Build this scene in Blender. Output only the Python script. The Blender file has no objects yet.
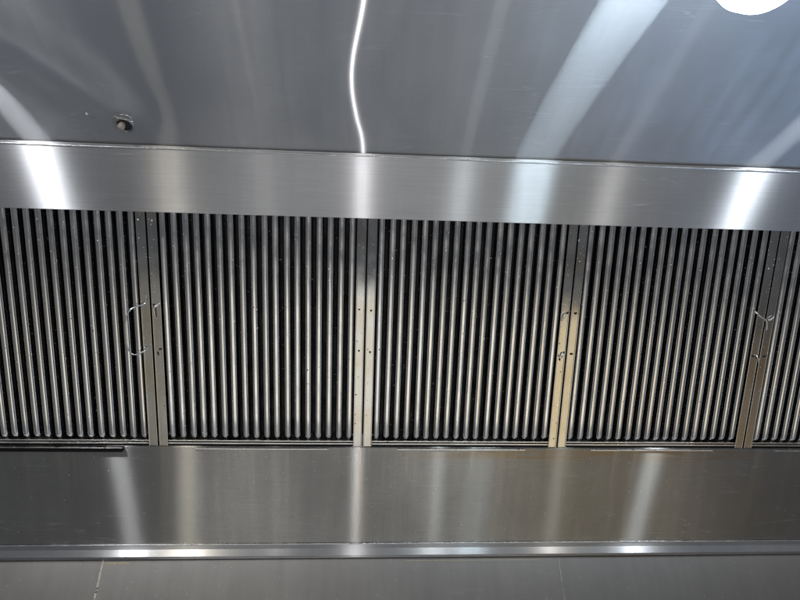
import bpy, bmesh, math, random
from mathutils import Vector, Matrix
random.seed(7)
S = bpy.context.scene
COL = S.collection
Z0 = 1.5                                   # height of the phone above the floor
SL = 0.7782                                # slope of the filter bank (44.6 degrees)
CS, SN = math.cos(SL), math.sin(SL)
YB, ZB = 1.4927, 0.5193 + Z0               # bottom edge line of the filters
CEIL_Z, CORNER_Y = 1.0156 + Z0, 0.9893     # hood ceiling and the fold where it meets the channel
XL, XR = -1.52, 1.92
W, X1 = 0.5, -0.4810
WALL_Y = 1.715
LIP_Y, LIP_T, LIP_B = 1.695, 0.3205 + Z0, 0.2895 + Z0

# ------------------------------------------------------------------ helpers
def link(o, parent=None):
    COL.objects.link(o)
    if parent: o.parent = parent
    return o
def obj(name, bm, mat, parent=None, smooth=True, bevel=0.0, seg=2):
    bmesh.ops.recalc_face_normals(bm, faces=bm.faces)
    me = bpy.data.meshes.new(name); bm.to_mesh(me); bm.free()
    me.materials.append(mat)
    for p in me.polygons: p.use_smooth = smooth
    o = link(bpy.data.objects.new(name, me), parent)
    if bevel:
        b = o.modifiers.new('bevel', 'BEVEL'); b.width = bevel; b.segments = seg; b.limit_method = 'ANGLE'
        b.harden_normals = True
    return o
def thing(name, label, cat, loc=(0,0,0), rot=(0,0,0), group=None):
    o = bpy.data.objects.new(name, None); link(o)
    o.location = loc; o.rotation_euler = rot; o.empty_display_size = .05
    o['label'] = label; o['category'] = cat
    if group: o['group'] = group
    return o
def box(bm, x0, x1, y0, y1, z0, z1):
    v = [bm.verts.new((x, y, z)) for x in (x0, x1) for y in (y0, y1) for z in (z0, z1)]
    for f in ((0,1,3,2),(4,6,7,5),(0,4,5,1),(2,3,7,6),(0,2,6,4),(1,5,7,3)):
        bm.faces.new([v[i] for i in f])
def slab(bm, prof, x0, x1):
    """closed profile of (y, z) points extruded along x"""
    a = [bm.verts.new((x0, y, z)) for y, z in prof]; b = [bm.verts.new((x1, y, z)) for y, z in prof]
    n = len(prof)
    for i in range(n): bm.faces.new((a[i], a[(i+1) % n], b[(i+1) % n], b[i]))
    bm.faces.new(a[::-1]); bm.faces.new(b)
def tube(bm, pts, r, seg=8):
    pts = [Vector(p) for p in pts]; rings = []
    for i, p in enumerate(pts):
        t = (pts[min(i+1, len(pts)-1)] - pts[max(i-1, 0)]).normalized()
        a = t.cross(Vector((0, 0, 1)))
        if a.length < .1: a = t.cross(Vector((1, 0, 0)))
        a.normalize(); b = t.cross(a)
        rr = r[i] if isinstance(r, (list, tuple)) else r
        rings.append([bm.verts.new(p + a*math.cos(k*2*math.pi/seg)*rr + b*math.sin(k*2*math.pi/seg)*rr) for k in range(seg)])
    for i in range(len(rings)-1):
        for k in range(seg):
            bm.faces.new((rings[i][k], rings[i][(k+1) % seg], rings[i+1][(k+1) % seg], rings[i+1][k]))
    bm.faces.new(rings[0][::-1]); bm.faces.new(rings[-1])
def smooth_path(pts, n=6):
    pts = [Vector(p) for p in pts]; out = []
    for i in range(len(pts)-1):
        p0, p1, p2, p3 = pts[max(i-1,0)], pts[i], pts[i+1], pts[min(i+2, len(pts)-1)]
        for k in range(n):
            t = k/n
            out.append(.5*((2*p1)+(p2-p0)*t+(2*p0-5*p1+4*p2-p3)*t*t+(3*p1-p0-3*p2+p3)*t**3))
    out.append(pts[-1]); return out
def lathe(bm, prof, seg=48, c=(0,0,0)):
    rings = []
    for r, z in prof:
        rings.append([bm.verts.new((c[0]+r*math.cos(k*2*math.pi/seg), c[1]+r*math.sin(k*2*math.pi/seg), c[2]+z)) for k in range(seg)] if r > 1e-6
                     else [bm.verts.new((c[0], c[1], c[2]+z))])
    for a, b in zip(rings, rings[1:]):
        for k in range(seg):
            q = [a[k % len(a)], a[(k+1) % len(a)], b[(k+1) % len(b)], b[k % len(b)]]
            u = []
            for v in q:
                if v not in u: u.append(v)
            if len(u) > 2: bm.faces.new(u)

# ------------------------------------------------------------------ materials
class NT:
    def __init__(s, tree): s.t = tree; s.n = tree.nodes; s.l = tree.links
    def new(s, typ, **kw):
        n = s.n.new(typ)
        for k, v in kw.items():
            if k == 'inp':
                for i, val in v.items():
                    if isinstance(val, bpy.types.NodeSocket): s.l.new(val, n.inputs[i])
                    else: n.inputs[i].default_value = val
            else: setattr(n, k, v)
        return n
    def math(s, op, a, b=0.0, c=0.0, clamp=False):
        n = s.new('ShaderNodeMath', operation=op, use_clamp=clamp, inp={0: a, 1: b, 2: c}); return n.outputs[0]
    def noise(s, vec, scale=(1,1,1), sc=1.0, detail=3, rough=.5, loc=(0,0,0)):
        m = s.new('ShaderNodeMapping', inp={0: vec, 1: loc, 3: scale})
        n = s.new('ShaderNodeTexNoise', inp={'Vector': m.outputs[0], 'Scale': sc, 'Detail': detail, 'Roughness': rough})
        return n.outputs[0]
    def ramp(s, fac, stops, interp='LINEAR'):
        n = s.new('ShaderNodeValToRGB', inp={0: fac}); r = n.color_ramp; r.interpolation = interp
        while len(r.elements) < len(stops): r.elements.new(.5)
        for e, (p, c) in zip(r.elements, stops):
            e.position = p; e.color = c if len(c) == 4 else (*c, 1)
        return n.outputs[0]
    def remap(s, v, a, b, c=0.0, d=1.0, smooth=False):
        n = s.new('ShaderNodeMapRange', inp={0: v, 1: a, 2: b, 3: c, 4: d})
        if smooth: n.interpolation_type = 'SMOOTHSTEP'
        return n.outputs[0]
    def mixc(s, f, a, b, mode='MIX'):
        n = s.new('ShaderNodeMix', data_type='RGBA', blend_type=mode, clamp_factor=True)
        for i, v in ((0, f), (6, a), (7, b)):
            if isinstance(v, bpy.types.NodeSocket): s.l.new(v, n.inputs[i])
            else: n.inputs[i].default_value = v if i == 0 else (*v[:3], 1)
        return n.outputs[2]
    def mixs(s, f, a, b):
        n = s.new('ShaderNodeMixShader')
        for i, v in ((0, f), (1, a), (2, b)):
            if isinstance(v, bpy.types.NodeSocket): s.l.new(v, n.inputs[i])
            else: n.inputs[i].default_value = v
        return n.outputs[0]

def material(name):
    m = bpy.data.materials.new(name); m.use_nodes = True
    t = NT(m.node_tree); t.n.clear()
    out = t.new('ShaderNodeOutputMaterial')
    return m, t, out

def specks(t, pos, scale, thr, dens, seed=0.0):
    """scattered droplets: voronoi dots, only where a coarse cell hash passes"""
    m = t.new('ShaderNodeMapping', inp={0: pos, 1: (seed, seed*1.7, seed*.3)})
    v = t.new('ShaderNodeTexVoronoi', inp={'Vector': m.outputs[0], 'Scale': scale, 'Randomness': 1.0})
    sep = t.new('ShaderNodeSeparateColor', inp={0: v.outputs['Color']})
    rad = t.math('MULTIPLY', sep.outputs[1], thr)
    dot = t.remap(t.math('SUBTRACT', rad, v.outputs['Distance']), -.02, .03)
    keep = t.math('LESS_THAN', sep.outputs[0], dens)
    return t.math('MULTIPLY', dot, keep)

def scratches(t, uv, ang, sc, thin, seed):
    m = t.new('ShaderNodeMapping', inp={0: uv, 1: (seed, seed*.6, 0), 2: (0, 0, ang), 3: (sc*.05, sc, 1)})
    n = t.new('ShaderNodeTexNoise', inp={'Vector': m.outputs[0], 'Scale': 1.0, 'Detail': 2.0, 'Roughness': .5}).outputs[0]
    line = t.remap(t.math('ABSOLUTE', t.math('SUBTRACT', n, .5)), 0, thin, 1, 0)
    k = t.remap(t.noise(uv, (1,1,1), 5.5, 2, .5, (seed*2, 4, 0)), .56, .66)
    return t.math('MULTIPLY', line, k)

def brushed(name, perp, base=(.60,.61,.63), ax=.02, ay=.6, iso=.3, iso_r=.42, grain=.16, smear=.5, stain=None, bump=.0, speck=.0, haze=None, mott=.0, scr=.22):
    """sheet steel brushed along x; perp = the in-plane direction across the grain"""
    m, t, out = material(name)
    pos = t.new('ShaderNodeNewGeometry').outputs['Position']
    w = t.new('ShaderNodeVectorMath', operation='DOT_PRODUCT', inp={0: pos, 1: perp}).outputs['Value']
    x = t.new('ShaderNodeSeparateXYZ', inp={0: pos}).outputs[0]
    uv = t.new('ShaderNodeCombineXYZ', inp={0: x, 1: w, 2: 0.0}).outputs[0]
    g1 = t.noise(uv, (14, 900, 1), 1, 2, .6)
    g2 = t.noise(uv, (3, 260, 1), 1, 2, .6, (3,1,0))
    g = t.math('ADD', t.math('MULTIPLY', g1, .6), t.math('MULTIPLY', g2, .4))
    cl = t.noise(uv, (3.2, 2.6, 1), 1, 5, .6, (5,2,0))            # wiped film
    dr = t.noise(uv, (34, 2.0, 1), 1, 3, .55, (1,7,0))            # run marks across the grain
    film = t.remap(t.math('ADD', t.math('MULTIPLY', cl, .7), t.math('MULTIPLY', dr, .3)), .35, .68)
    val = t.math('ADD', 1-grain/2, t.math('MULTIPLY', t.math('SUBTRACT', g, .5), grain*2.2))
    if mott: val = t.math('ADD', val, t.math('MULTIPLY', t.math('SUBTRACT', t.noise(pos, (1,1,1), 420, 2, .6), .5), mott*.45))
    val = t.math('MULTIPLY', val, t.remap(film, 0, 1, 1.0, 1-.22*smear))
    col = t.mixc(1.0, base, t.new('ShaderNodeCombineColor', inp={0: val, 1: val, 2: val}).outputs[0], 'MULTIPLY')
    if stain: col = stain(t, pos, x, w, uv, col)
    r = math.sqrt(math.sqrt(ax*ay)); a = 1-ax/math.sqrt(ax*ay)
    rough = t.remap(film, 0, 1, r*.94, r*1.10)
    tan = t.new('ShaderNodeCombineXYZ', inp={0: 1.0, 1: 0.0, 2: 0.0}).outputs[0]
    hg = g
    if mott: hg = t.math('ADD', g, t.math('MULTIPLY', t.noise(pos, (1,1,1), 330, 2, .6), mott))
    bp = t.new('ShaderNodeBump', inp={'Strength': .25, 'Distance': .00012, 'Height': hg}).outputs[0]
    A = t.new('ShaderNodeBsdfAnisotropic', inp={'Color': col, 'Roughness': rough, 'Anisotropy': a, 'Tangent': tan, 'Normal': bp})
    A.distribution = 'GGX'
    B = t.new('ShaderNodeBsdfAnisotropic', inp={'Color': col, 'Roughness': iso_r, 'Anisotropy': 0.0}); B.distribution = 'GGX'
    sh = t.mixs(t.math('MULTIPLY', t.remap(film, 0, 1, .75, 1.25), iso), A.outputs[0], B.outputs[0])
    if scr:
        ln = t.math('MAXIMUM', t.math('MAXIMUM', scratches(t, uv, .5, 38, .006, 1.7), scratches(t, uv, -.9, 30, .005, 6.2)), scratches(t, uv, 1.45, 26, .006, 3.9))
        Sc = t.new('ShaderNodeBsdfAnisotropic', inp={'Color': (.8,.8,.8,1), 'Roughness': .65, 'Anisotropy': 0.0})
        sh = t.mixs(t.math('MULTIPLY', ln, scr), sh, Sc.outputs[0])
    if haze:
        H = t.new('ShaderNodeBsdfDiffuse', inp={0: (*haze[1], 1)})
        sh = t.mixs(haze[0], sh, H.outputs[0])
    if speck:
        s = t.math('MAXIMUM', specks(t, pos, 80, .13, speck, 3.1), specks(t, pos, 190, .20, speck*1.5, 1.2))
        D = t.new('ShaderNodeBsdfPrincipled', inp={'Base Color': (.62,.60,.56,1), 'Roughness': .35})
        sh = t.mixs(t.math('MULTIPLY', s, .75), sh, D.outputs[0])
    t.l.new(sh, out.inputs[0])
    return m

def filter_steel(name, base, rough, dirt=.3, spk=.12, tint=(.56,.49,.38)):
    m, t, out = material(name)
    pos = t.new('ShaderNodeNewGeometry').outputs['Position']
    n1 = t.noise(pos, (1,1,1), 9, 4, .6)
    n2 = t.noise(pos, (60,8,8), 1, 3, .6, (2,0,0))
    f = t.remap(t.math('ADD', t.math('MULTIPLY', n1, .6), t.math('MULTIPLY', n2, .4)), .42, .68)
    col = t.mixc(t.math('MULTIPLY', f, dirt), base, tuple(b*q*1.5 for b, q in zip(base, tint)))
    rg = t.remap(t.noise(pos, (1,1,1), 22, 3), .3, .7, rough*.7, rough*1.5)
    wh = t.math('MAXIMUM', specks(t, pos, 95, .22, spk, .7), specks(t, pos, 210, .28, spk*1.6, 4.4))
    dk = t.math('MAXIMUM', specks(t, pos, 110, .20, spk*.9, 9.3), specks(t, pos, 60, .12, spk*.5, 2.3))
    hb = t.math('ADD', wh, dk)
    bp = t.new('ShaderNodeBump', inp={'Strength': .6, 'Distance': .0006, 'Height': hb}).outputs[0]
    P = t.new('ShaderNodeBsdfPrincipled', inp={'Base Color': col, 'Metallic': 1.0, 'Roughness': rg, 'Normal': bp})
    Wt = t.new('ShaderNodeBsdfPrincipled', inp={'Base Color': (.66,.64,.58,1), 'Roughness': .3, 'Normal': bp})
    Dk = t.new('ShaderNodeBsdfPrincipled', inp={'Base Color': (.012,.009,.007,1), 'Roughness': .3, 'Normal': bp})
    sh = t.mixs(t.math('MULTIPLY', wh, .7), P.outputs[0], Wt.outputs[0])
    sh = t.mixs(t.math('MULTIPLY', dk, .9), sh, Dk.outputs[0])
    t.l.new(sh, out.inputs[0])
    return m

def plain(name, col, rough, metal=0.0, var=.25, scale=40):
    m, t, out = material(name)
    pos = t.new('ShaderNodeNewGeometry').outputs['Position']
    n = t.noise(pos, (1,1,1), scale, 4, .6)
    c = t.mixc(n, tuple(v*(1-var) for v in col), tuple(v*(1+var) for v in col))
    P = t.new('ShaderNodeBsdfPrincipled', inp={'Base Color': c, 'Metallic': metal, 'Roughness': rough})
    t.l.new(P.outputs[0], out.inputs[0]); return m

PERP45 = (0, -CS, SN)
def trough_stain(t, pos, x, w, uv, col):
    # tan grease dried just under the filters (w = distance up the slope), and old runs
    w0 = -CS*YB + SN*ZB
    d = t.math('SUBTRACT', w0, w)                                         # metres below the filter edge
    nz = t.noise(uv, (7, 60, 1), 1, 4, .65)
    band = t.math('MULTIPLY', t.remap(d, .012, .02, 0, 1), t.remap(d, .026, .05, 1, 0))
    side = t.math('MULTIPLY', t.remap(x, .05, .45), t.remap(x, .95, 1.1, 1, 0))
    k = t.math('MULTIPLY', t.math('MULTIPLY', band, side), t.remap(nz, .38, .6))
    col = t.mixc(t.math('MULTIPLY', k, .8), col, (.46,.31,.16))
    runs = t.remap(t.noise(uv, (26, 1.2, 1), 1, 3, .6, (8,3,0)), .56, .72)
    runs = t.math('MULTIPLY', runs, t.remap(d, .0, .2, 1, .3))
    return t.mixc(t.math('MULTIPLY', runs, .55), col, (.68,.62,.52))

M = {}
M['ceiling'] = brushed('brushed_ceiling_steel', (0,1,0), (.72,.73,.75), ax=.0026, ay=.55, iso=.46, iso_r=.84, grain=.06, smear=1.0, haze=(.05,(.50,.50,.53)), scr=.2)
M['band'] = brushed('brushed_channel_steel', PERP45, (.78,.79,.81), ax=.022, ay=.60, iso=.25, iso_r=.42, grain=.20, smear=.6, scr=.25)
M['trough'] = brushed('brushed_trough_steel', PERP45, (.51,.505,.49), ax=.0042, ay=.38, iso=.16, iso_r=.36, grain=.14, mott=1.2, smear=1.1, stain=trough_stain, speck=.03)
M['lip'] = brushed('lip_steel', (0,0,1), (.68,.68,.685), ax=.02, ay=.34, iso=.2, iso_r=.22, grain=.10, smear=.8, speck=.05)
M['wall'] = brushed('wall_sheet_steel', (0,0,1), (.35,.35,.355), ax=.22, ay=.07, iso=.28, iso_r=.42, grain=.06, smear=1.2, speck=.22, scr=.05)
M['baffle'] = filter_steel('baffle_steel', (.75,.748,.74), .17, .16, .06)
M['rail'] = filter_steel('rail_steel', (.66,.65,.62), .09, .9, .13)
M['rear'] = filter_steel('greasy_shaded_steel', (.025,.025,.028), .45, .4, .05)  # near-black from grease and from shade between the baffles painted in
M['wire'] = filter_steel('wire_steel', (.75,.74,.72), .2, .2, .05)
M['edge'] = filter_steel('folded_edge_steel', (.74,.73,.71), .25, .2, .04)
M['clean'] = filter_steel('clean_edge_steel', (.76,.76,.76), .22, .15, .0)
M['plenum'] = plain('dark_plenum', (.02,.019,.018), .6)  # near-black plate colour
M['hole'] = plain('dark_hole', (.006,.005,.005), .6)
M['caulk'] = plain('old_caulk', (.80,.76,.66), .7, 0, .3, 200)
M['caulk_yellow'] = plain('yellowed_caulk', (.78,.68,.42), .7, 0, .4, 160)
M['copper'] = plain('copper_plug', (.36,.29,.24), .5, .0, .3, 120)
M['scuffed'] = filter_steel('scuffed_steel', (.30,.31,.30), .45, .5, .2)
M['lampbase'] = plain('cast_metal', (.5,.5,.5), .4, .9)

def lamp_glass():
    m, t, out = material('lit_globe')
    E = t.new('ShaderNodeEmission', inp={0: (.76,.91,1.0,1), 1: 21.0})
    t.l.new(E.outputs[0], out.inputs[0]); return m
M['globe'] = lamp_glass()

# ------------------------------------------------------------------ hood
def P(tt, n=0.0):                       # point of the filter slope: tt up the slope, n out of it
    return (YB - CS*tt - SN*n, ZB + SN*tt - CS*n)
hood = thing('exhaust_hood', 'brushed stainless steel kitchen exhaust hood holding the row of baffle filters', 'exhaust hood', (0, YB, ZB))
HINV = Matrix.Translation((0, YB, ZB)).inverted()
def hpart(name, bm, mat, **k):
    bmesh.ops.transform(bm, matrix=HINV, verts=bm.verts)
    return obj(name, bm, mat, hood, **k)

# ceiling: thin sheet with the gentle oil-canning of real sheet metal
bm = bmesh.new()
NX, NY = 420, 120
Y0c, Y1c = 0.02, CORNER_Y + .004
def buckle(x, y):
    z = .0
    g = math.exp(-((y-.78)/.13)**2)
    z += .0047*math.tanh((x-.03)/.16)*g*math.exp(-(x/.5)**2)
    m = 1-math.exp(-(x/.30)**2)
    z += m*(.0009*math.sin(5.1*x+1.2)*math.sin(4.3*y+.4) + .0007*math.sin(9.0*x-4.0*y+.7))
    z += .011*math.exp(-(((x+.60)*.72-(y-.80)*.69)/.07)**2)*math.exp(-((x+.58)/.16)**2-((y-.80)/.13)**2)
    e = min(1.0, (Y1c-y)/.10)
    return z*e
grid = [[bm.verts.new((XL+(XR-XL)*i/NX, Y0c+(Y1c-Y0c)*j/NY, CEIL_Z+buckle(XL+(XR-XL)*i/NX, Y0c+(Y1c-Y0c)*j/NY))) for j in range(NY+1)] for i in range(NX+1)]
for i in range(NX):
    for j in range(NY):
        bm.faces.new((grid[i][j], grid[i][j+1], grid[i+1][j+1], grid[i+1][j]))
o = hpart('ceiling_panel', bm, M['ceiling'])
so = o.modifiers.new('thick', 'SOLIDIFY'); so.thickness = .0015; so.offset = -1
# upper channel that the filters slide into
bm = bmesh.new()
tb, tt_ = .5672, .7120
slab(bm, [P(tb, .014), P(tt_, .014), P(tt_, .012), P(tb+.002, .012), P(tb+.002, .003), P(tb, .003)], XL, XR)
hpart('upper_channel', bm, M['band'], smooth=False, bevel=.0009)
bm = bmesh.new()
c = P(.7060, .0150)
tube(bm, [(XL+(XR-XL)*k/60, c[0], c[1]+.0006*math.sin(k*.7)) for k in range(61)], .0017, 8)
hpart('weld_bead', bm, M['clean'])
# sloped trough below the filters
bm = bmesh.new()
tl = -(LIP_Y-YB)/CS
slab(bm, [P(-.0085, .001), P(tl, 0), P(tl, -.0016), P(-.0075, -.0012), P(-.0075,-.03), P(-.0085,-.03)], XL, XR)
hpart('trough_panel', bm, M['trough'], smooth=False, bevel=.0010)
bm = bmesh.new()
slab(bm, [(LIP_Y-.0045, LIP_T+.0012), (LIP_Y+.0085, LIP_B), (LIP_Y+.019, LIP_B+.0008), (LIP_Y+.019, LIP_B+.003), (LIP_Y, LIP_B+.003), (LIP_Y, LIP_T+.0012)], XL, XR)
hpart('drip_lip', bm, M['lip'], smooth=False, bevel=.0028, seg=5)
bm = bmesh.new()
tube(bm, [(XL+(XR-XL)*k/60, LIP_Y-.0042+.0003*math.sin(k*.9), LIP_T+.0006) for k in range(61)], .0019, 10)
hpart('fold_highlight_bead', bm, M['clean'])  # bead added along the lip bend to catch light as a bright line
# dark plenum behind the filters
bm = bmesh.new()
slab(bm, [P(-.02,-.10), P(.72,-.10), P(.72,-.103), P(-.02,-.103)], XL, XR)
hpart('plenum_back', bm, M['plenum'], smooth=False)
for nm, a, b in (('blank_panel', XL, X1-W-.002), ('blank_panel', X1+4*W+.002, XR)):
    bm = bmesh.new(); slab(bm, [P(-.006, 0), P(.62, 0), P(.62,-.002), P(-.006,-.002)], a, b)
    hpart(nm, bm, M['trough'], smooth=False)

# ------------------------------------------------------------------ baffle filters
TOP = .600
HW = .0074
def baffle_bm():
    bm = bmesh.new()
    cr = []                                             # cross-section: flank, shoulder, crown, shoulder, flank
    cr += [(-HW*.98, -.017), (-HW, -.010), (-HW, -.0052)]
    for k in range(1, 24):
        q = math.sin((k/24-.5)*math.pi); cr.append((HW*q, -.0042*abs(q)**3.4))
    cr += [(HW, -.0052), (HW, -.010), (HW*.98, -.017)]
    st = [(.0095,-.0150,.50), (.0105,-.0110,.66), (.0125,-.0070,.80), (.0155,-.0036,.90), (.0200,-.0012,.97), (.0260,0,1.0)]
    st += [(.026+(TOP-.028)*k/12, 0, 1.0) for k in range(1, 13)]
    rows = [[bm.verts.new((x*w, t, n+dn)) for x, n in cr] for t, dn, w in st]
    for a, b in zip(rows, rows[1:]):
        for k in range(len(cr)-1): bm.faces.new((a[k], a[k+1], b[k+1], b[k]))
    bm.faces.new(rows[0])
    return bm
def rear_bm():
    bm = bmesh.new()
    cr = [(-.0095,-.010), (-.0085,-.0225), (-.006,-.0245), (0,-.0255), (.006,-.0245), (.0085,-.0225), (.0095,-.010)]
    rows = [[bm.verts.new((x, t, n-.006)) for x, n in cr] for t in (.008, TOP)]
    for k in range(len(cr)-1): bm.faces.new((rows[0][k], rows[0][k+1], rows[1][k+1], rows[1][k]))
    return bm
def disc(bm, x, y, z, rx, ry, seg=14, rot=0):
    c, s = math.cos(rot), math.sin(rot)
    vs = []
    for k in range(seg):
        a = 2*math.pi*k/seg; j = 1+.12*math.sin(3*a+x*90)
        px, py = rx*j*math.cos(a), ry*j*math.sin(a)
        vs.append(bm.verts.new((x+px*c-py*s, y+px*s+py*c, z)))
    bm.faces.new(vs)
RW = .0232                                                # rail width
def make_filter(label):
    t = thing('baffle_filter', label, 'grease filter', group='row of baffle filters under the hood')
    mb = obj('baffle', baffle_bm(), M['baffle'], t)
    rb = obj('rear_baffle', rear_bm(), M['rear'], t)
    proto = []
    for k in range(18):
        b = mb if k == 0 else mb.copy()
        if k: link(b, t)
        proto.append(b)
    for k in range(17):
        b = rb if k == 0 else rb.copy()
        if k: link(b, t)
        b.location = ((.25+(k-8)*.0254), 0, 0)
    for x0, x1 in ((.0018, RW), (W-RW, W-.0018)):
        bm = bmesh.new(); box(bm, x0, x1, -.0062, TOP+.003, -.034, -.0006)
        f = .0027                                         # rolled edges of the rail
        box(bm, x0, x0+f, -.0060, TOP, -.01, .0010); box(bm, x1-f, x1, -.0060, TOP, -.01, .0010)
        obj('side_rail', bm, M['rail'], t, smooth=False, bevel=.0010, seg=3)
    bm = bmesh.new()
    box(bm, RW+.0002, W-RW-.0002, .0058, .0088, -.034, -.0010)
    box(bm, RW+.0002, W-RW-.0002, -.0004, .0030, -.034, .0006)
    obj('bottom_rail', bm, M['edge'], t, smooth=False, bevel=.0007)
    bm = bmesh.new(); box(bm, RW+.0004, W-RW-.0004, -.0062, .0062, -.033, -.0040)
    obj('rail_groove', bm, M['rear'], t, smooth=False)  # black box painting in the shade of the groove
    bm = bmesh.new(); box(bm, RW+.0002, W-RW-.0002, TOP-.012, TOP+.002, -.034, -.0014)
    obj('top_rail', bm, M['rail'], t, smooth=False, bevel=.0007)
    bm = bmesh.new()
    box(bm, .088, .417, -.0135, -.0102, .0016, .0050); box(bm, .088, .417, -.0130, -.0110, -.004, .0020)
    obj('drain_lip', bm, M['edge'], t, smooth=False, bevel=.0008)
    return t
def copy_tree(o, parent=None):
    c = o.copy(); link(c)
    if parent: c.parent = parent
    for ch in list(o.children): copy_tree(ch, c)
    return c
LABELS = [
    'leftmost baffle filter with a wire bail handle swung out from its right rail',
    'baffle filter between the hanging wire handle and the bright central flash reflection',
    'middle baffle filter, its right rail mirroring tan with two bent hooks left in it',  # tan is the world's painted floor colour mirrored in the rails
    'baffle filter with a left rail mirroring tan and a twisted wire on its right rail',
    'baffle filter cut off by the right edge, only a few slats showing']
base = make_filter(LABELS[0])
filters = [base] + [copy_tree(base) for _ in range(4)]
for i, f in enumerate(filters):
    f['label'] = LABELS[i]
    f.location = (X1 + (i-1)*W, YB, ZB + 0.0); f.rotation_euler = (math.pi-SL, 0, 0)
    rnd = random.Random(40+i)
    bars = sorted([c for c in f.children if c.name.split('.')[0] == 'baffle'], key=lambda c: c.name)
    for k, b in enumerate(bars):
        b.location = (.25+(k-8.5)*.0254+rnd.uniform(-.0005,.0005), rnd.uniform(-.001,.001), rnd.uniform(-.0008,.0004))
        b.rotation_euler = (0, rnd.uniform(-.05,.05), rnd.uniform(-.0012,.0012))
# the left filter sits a little low on a lip that sags out
for c in filters[0].children:
    if c.name.split('.')[0] == 'drain_lip':
        bm = bmesh.new(); box(bm, .088, .417, -.0185, -.0072, -.001, .0016); box(bm, .088, .417, -.0080, -.0068, -.001, .0100); box(bm, .088, .417, -.0185, -.0078, .0085, .0100)
        me = bpy.data.meshes.new('drain_lip'); bmesh.ops.recalc_face_normals(bm, faces=bm.faces); bm.to_mesh(me); bm.free(); me.materials.append(M['edge']); me.materials.append(M['rear'])
        for p in me.polygons: p.material_index = 0 if p.center.y > -.0088 else 1  # lower faces black, a dark reflection put into the colour
        c.data = me; c.location = (-.0, 0, 0)
# handle holes, handles, hooks (x within the filter, height up the slope)
HT, HB = .348, .244
def holes(f, xs):
    for x, y, rx, ry, ro in xs:
        bm = bmesh.new(); disc(bm, x, y, .0002, rx, ry, rot=ro)
        obj('handle_hole', bm, M['hole'], f, smooth=False)
def wire(f, name, pts, r=.0021, lab=None):
    bm = bmesh.new(); tube(bm, smooth_path(pts, 6), r, 8)
    o = obj(name, bm, M['wire'], f)
    if lab: o['label'] = lab
    return o
f0, f1, f2, f3, f4 = filters
XRr, XLr = W-.0125, .0125
wire(f0, 'bail_handle', [(XRr+.0035,.372,-.001),(XRr+.0030,.358,.004),(XRr-.004,.352,.008),(XRr-.018,.349,.016),(XRr-.031,.338,.022),(XRr-.037,.318,.024),(XRr-.039,.285,.024),(XRr-.038,.255,.023),(XRr-.031,.237,.020),(XRr-.019,.234,.014),(XRr-.006,.240,.007),(XRr+.004,.249,.003),(XRr+.008,.258,-.001)], .0017, 'bent wire bail handle hanging to the left')
wire(f0, 'bail_clip', [(XRr-.006,.252,-.001),(XRr-.005,.247,.004),(XRr+.001,.244,.004),(XRr+.005,.249,-.001)], .0017)
wire(f1, 'handle_stub', [(.0205,.357,-.001),(.018,.352,.004),(.012,.348,.006),(.0085,.344,.006),(.0090,.334,.005),(.0095,.320,.003),(.0095,.316,-.001)], .0018, 'short broken stub of a wire handle')
holes(f1, [(.0065,.351,.003,.0022,0), (.0165,.243,.0042,.0022,.2), (.0105,.232,.0018,.0050,.2), (W-.0150,.349,.0030,.0018,0), (W-.0135,.246,.0024,.0026,0)])
holes(f2, [(.0135,.347,.0028,.0024,.5), (.0135,.243,.0026,.0026,0), (.0075,.250,.0012,.0012,0), (W-.0065,.351,.0042,.0026,.5), (W-.0085,.249,.0046,.0026,.3), (W-.0150,.231,.0024,.0034,.3)])
wire(f2, 'bent_hook', [(W-.0215,.353,.004),(W-.017,.350,.006),(W-.0135,.349,.005),(W-.0160,.342,.006),(W-.0205,.331,.005)], .0018)
wire(f2, 'bent_hook', [(W-.0095,.250,-.001),(W-.0115,.246,.004),(W-.0125,.239,.006),(W-.0165,.238,.005),(W-.0185,.243,.003)], .0018)
holes(f3, [(.0135,.350,.0042,.0028,.3), (.0135,.246,.0046,.0026,0), (W-.0150,.247,.0060,.0022,-.25)])
wire(f3, 'twisted_wire', [(W-.029,.364,-.002),(W-.026,.359,.004),(W-.018,.353,.006),(W-.009,.348,.006),(W-.003,.344,.006),(W+.001,.338,.006),(W+.003,.326,.006),(W+.003,.318,.005)], .0019, 'twisted wire bent over the rail')
wire(f3, 'bent_hook', [(W-.0085,.250,.001),(W-.0065,.246,.005),(W-.003,.240,.005),(W-.001,.233,.004)], .0019)
wire(f4, 'twisted_wire', [(.006,.343,.003),(.010,.344,.005),(.016,.350,.005),(.020,.353,.002)], .0016)
holes(f4, [(.0150,.247,.0055,.0022,.3)])

# ------------------------------------------------------------------ wall behind and below the hood
S1, S2 = -.6330, .5505
wspec = [(XL-.6, S1-.0012, 'steel wall panel left of the left caulked seam under the hood'),
         (S1+.0012, S2-.0006, 'wide steel wall panel between the two seams, flecked with white splashes'),
         (S2+.0006, XR+.6, 'plain steel wall panel right of the thin right-hand seam')]
walls = []
for a, b, lab in wspec:
    t = thing('wall_panel', lab, 'wall panel', ((a+b)/2, WALL_Y, 1.40), group='steel panels on the wall under the hood')
    h = (b-a)/2
    bm = bmesh.new(); box(bm, -h, h, 0, .0025, 0, .7)
    obj('sheet', bm, M['wall'], t, smooth=False, bevel=.0004)
    walls.append(t)
def bead(parent, pts, r0, mat, name):
    rr = random.Random(len(pts)+5)
    loc = parent.location
    n = len(pts)
    bm = bmesh.new()
    tube(bm, [(p[0]-loc.x+rr.uniform(-.0004,.0004), p[1]-loc.y, p[2]-loc.z) for p in pts], [r0*rr.uniform(.65,1.25) for _ in pts], 6)
    return obj(name, bm, mat, parent)
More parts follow.
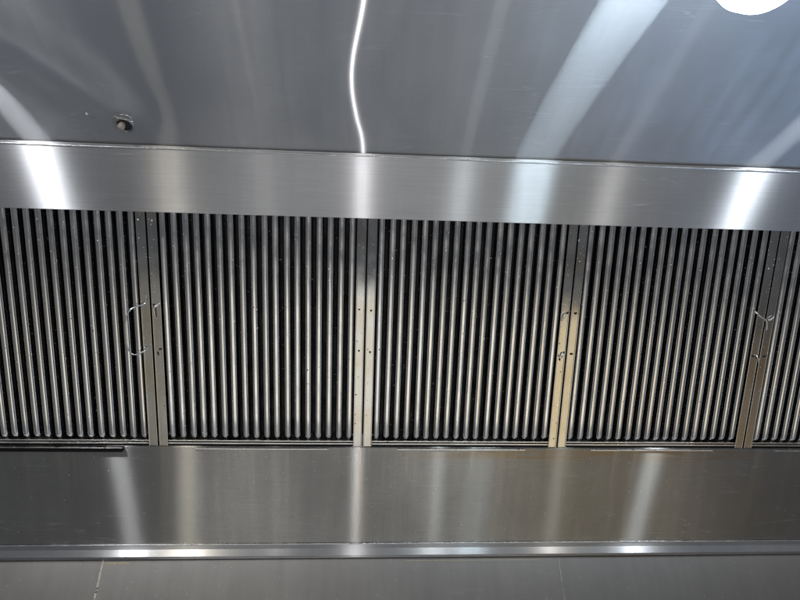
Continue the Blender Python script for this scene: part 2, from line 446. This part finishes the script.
bead(walls[0], [(S1+.0005, WALL_Y+.0005, 1.42+ .38*k/140) for k in range(141)], .0029, M['caulk'], 'caulk_line')
bead(walls[1], [(S2, WALL_Y+.0006, 1.42+ .38*k/140) for k in range(141)], .0006, M['caulk'], 'caulk_line')
for x0, x1, r in ((-.632,-.565,.0014), (.14,.50,.0005)):
    n = int((x1-x0)/.006)
    bead(walls[1], [(x0+(x1-x0)*k/n, WALL_Y-.0002, LIP_B-.0075) for k in range(n+1)], r, M['caulk_yellow'], 'top_caulk')

# ------------------------------------------------------------------ fire nozzle hole on the ceiling
noz = thing('ceiling_nozzle', 'small copper plug in a scuffed round hole on the hood ceiling', 'nozzle', (-.4985, .9260, CEIL_Z))
bm = bmesh.new(); lathe(bm, [(.0205,.001), (.0200,-.0015), (.0175,-.0032), (.0150,-.0026), (.0140,.001)], 36)
obj('escutcheon', bm, M['scuffed'], noz)
bm = bmesh.new(); lathe(bm, [(.0142,-.0008), (0,-.0008)], 28); obj('socket', bm, M['hole'], noz)
bm = bmesh.new(); lathe(bm, [(.0060,-.001), (.0068,-.006), (.0072,-.011), (.0060,-.0145), (.0030,-.0162), (0,-.0166)], 20, (-.0035,-.004,0))
obj('plug', bm, M['copper'], noz)
for pts in ([(-.030,-.003,-.001),(-.026,-.011,-.004),(-.018,-.022,-.006),(-.012,-.027,-.005),(-.004,-.024,-.006),(.010,-.019,-.006),(.020,-.012,-.003),(.022,-.011,.001)],
            [(-.024,.002,-.001),(-.020,-.006,-.004),(-.013,-.016,-.005)], [(-.010,-.026,-.002),(.006,-.031,-.004),(.018,-.026,-.003),(.020,-.014,-.003)]):
    bm = bmesh.new(); tube(bm, smooth_path(pts, 5), .0010, 6); obj('wire_clip', bm, M['wire'], noz)
# small screw left of it
scr = thing('screw', 'tiny bright screw head on the hood ceiling left of the copper plug', 'screw', (-.567, .901, CEIL_Z))
bm = bmesh.new(); lathe(bm, [(.0030,.001),(.0030,-.0012),(.0018,-.0022),(0,-.0025)], 16); obj('screw_head', bm, M['edge'], scr)

# ------------------------------------------------------------------ lamp under the hood ceiling (its lower end shows top right)
lamp = thing('hood_lamp', 'lit white globe lamp on the hood ceiling at the top right', 'lamp', (.558, .437, CEIL_Z))
bm = bmesh.new(); lathe(bm, [(.0,.001), (.066,.001), (.066,-.014), (.060,-.020), (.046,-.026), (.044,-.080), (.050,-.084), (.050,-.092), (0,-.092)], 48)
obj('lamp_base', bm, M['lampbase'], lamp)
bm = bmesh.new()
lathe(bm, [(.040,-.0925), (.053,-.104), (.063,-.125), (.066,-.150), (.062,-.178), (.051,-.200), (.034,-.213), (.016,-.2195), (0,-.221)], 48)
obj('glass_globe', bm, M['globe'], lamp)

# ------------------------------------------------------------------ light
def point(name, loc, power, radius, col=(1,1,1)):
    l = bpy.data.lights.new(name, 'POINT'); l.energy = power; l.shadow_soft_size = radius; l.color = col
    o = bpy.data.objects.new(name, l); link(o); o.location = loc; return o
def area(name, loc, target, sx, sy, power, col=(1,1,1)):
    l = bpy.data.lights.new(name, 'AREA'); l.shape = 'RECTANGLE'; l.size = sx; l.size_y = sy; l.energy = power; l.color = col
    o = bpy.data.objects.new(name, l); link(o); o.location = loc
    o.rotation_euler = (Vector(target)-Vector(loc)).to_track_quat('-Z', 'Y').to_euler(); return o
point('phone_flash', (.012, -.012, Z0-.008), 4.6, .0012, (1,.97,.98))
point('hood_lamp_left', (-1.08, .21, Z0+.93), 13, .044, (.95,.97,1))
point('hood_lamp_right', (1.51, .09, Z0+.95), 14, .044, (.86,.94,1))
area('room_tube_warm', (-1.41, -2.3, Z0+1.0), (0,1,Z0+.6), .12, 1.2, 11, (1,.93,.80))
area('room_tube_centre', (.51, -.65, Z0+.98), (0.3,1.1,Z0+.8), .05, .3, 2.2, (.9,.97,1))
area('room_tube_left', (-.47, -.65, Z0+.97), (-.2,1.1,Z0+.8), .02, .3, .4, (1,.97,.92))
area('room_tube_right', (1.29, -.71, Z0+.98), (.6,1.2,Z0+.7), .05, .3, 1.9, (1,.97,.92))

w = bpy.data.worlds.new('World'); S.world = w; w.use_nodes = True
t = NT(w.node_tree); t.n.clear()
out = t.new('ShaderNodeOutputWorld')
d = t.new('ShaderNodeTexCoord').outputs['Generated']
sx, sy, sz = t.new('ShaderNodeSeparateXYZ', inp={0: d}).outputs[:3]
dn = t.math('MAXIMUM', t.math('MULTIPLY', sz, -1.0), .05)
u = t.math('DIVIDE', sx, dn); v = t.math('DIVIDE', sy, dn)
uvw = t.new('ShaderNodeCombineXYZ', inp={0: u, 1: v, 2: 0.0}).outputs[0]
edge = t.math('ADD', v, t.math('MULTIPLY', t.math('SUBTRACT', t.noise(uvw, (1,1,1), 2.3, 2), .5), .06))
edge = t.math('SUBTRACT', edge, t.math('MULTIPLY', t.math('MAXIMUM', t.math('ADD', u, .1), 0.0), .125))
floor_m = t.math('MULTIPLY', t.remap(edge, -.675, -.655, 0, 1, True), t.remap(edge, -.38, -.26, 1, .25, True))
floor_c = t.ramp(t.remap(u, -1.2, 1.2), [(0,(.10,.10,.10)), (.30,(.16,.16,.155)), (.37,(.28,.28,.26)), (.42,(1.45,1.43,1.36)), (.47,(1.0,.99,.95)), (.52,(1.0,.99,.94)), (.56,(1.5,1.46,1.36)), (.60,(1.2,1.13,.97)), (.64,(.92,.78,.50)), (.72,(.74,.63,.46)), (.76,(.24,.19,.14)), (.84,(.10,.085,.07)), (.92,(.035,.045,.06))])
dark = t.ramp(t.remap(t.noise(uvw, (1,1,1), 1.6, 3, .6, (3,1,0)), .3, .7), [(0,(.045,.048,.056)), (1,(.13,.14,.16))])
down = t.mixc(floor_m, dark, floor_c)
fwx = t.math('ADD', sx, t.math('MULTIPLY', t.math('SUBTRACT', t.noise(uvw, (1,.5,1), 2.2, 2, .5, (2.2,0,0)), .5), .10))
fw = t.ramp(t.remap(fwx, -.6, .6), [(0,(.12,.12,.12)), (.05,(.70,.70,.70)), (.13,(1.1,1.1,1.08)), (.18,(.25,.25,.25)), (.25,(.04,.042,.045)), (.33,(.34,.34,.34)), (.46,(.30,.30,.30)), (.55,(.40,.40,.405)), (.57,(.05,.055,.075)), (.63,(.08,.09,.12)), (.65,(.36,.40,.47)), (.70,(.55,.70,.92)), (.84,(1.0,1.5,2.3)), (1,(1.3,1.9,2.9))])
down = t.mixc(t.remap(v, .20, .48, 0, 1, True), down, fw)                 # made-up colour bands below the hood, added to tint the ceiling's reflection
az = t.noise(d, (1,1,.6), 2.2, 3, .6, (1.3,0,0))
room = t.ramp(t.remap(az, .32, .68), [(0,(.10,.105,.11)), (.5,(.24,.25,.26)), (1,(.50,.52,.54))])
low = t.math('MULTIPLY', t.remap(sz, -.06, .02, 0, 1, True), t.remap(sz, .125, .155, 1, 0, True))      # dark band added across the room to darken what the wall reflects
room = t.mixc(low, t.mixc(1.0, room, (.85,.86,.88), 'MULTIPLY'), (.09,.093,.096))
hz = t.remap(sz, -.45, .02, 0, 1, True)
col = t.mixc(hz, down, room)
bg = t.new('ShaderNodeBackground', inp={0: col, 1: 1.0})
t.l.new(bg.outputs[0], out.inputs[0])

# ------------------------------------------------------------------ camera
cam = bpy.data.cameras.new('Camera'); co = bpy.data.objects.new('Camera', cam); link(co)
cam.sensor_width = 36; cam.lens = 36*610.24/800; cam.clip_start = .02; cam.clip_end = 100
yaw, pit, rol = -.082073, .566378, .023479
R = Matrix.Rotation(yaw, 3, 'Z') @ Matrix.Rotation(pit, 3, 'X') @ Matrix.Rotation(rol, 3, 'Y')
B = Matrix(((1,0,0),(0,0,-1),(0,1,0)))          # camera looks down -Z: right=x, up=z, back=-y
co.matrix_world = Matrix.Translation((0,0,Z0)) @ (R @ B).to_4x4()
S.camera = co
S.render.engine = 'CYCLES'
S.cycles.use_denoising = True
S.cycles.use_adaptive_sampling = False
S.cycles.denoising_input_passes = 'RGB_ALBEDO'
S.cycles.sample_clamp_indirect = 6.0
S.cycles.max_bounces = 8
S.cycles.blur_glossy = .3
S.view_settings.view_transform = 'Standard'; S.view_settings.look = 'None'
S.view_settings.exposure = 0; S.view_settings.gamma = 1
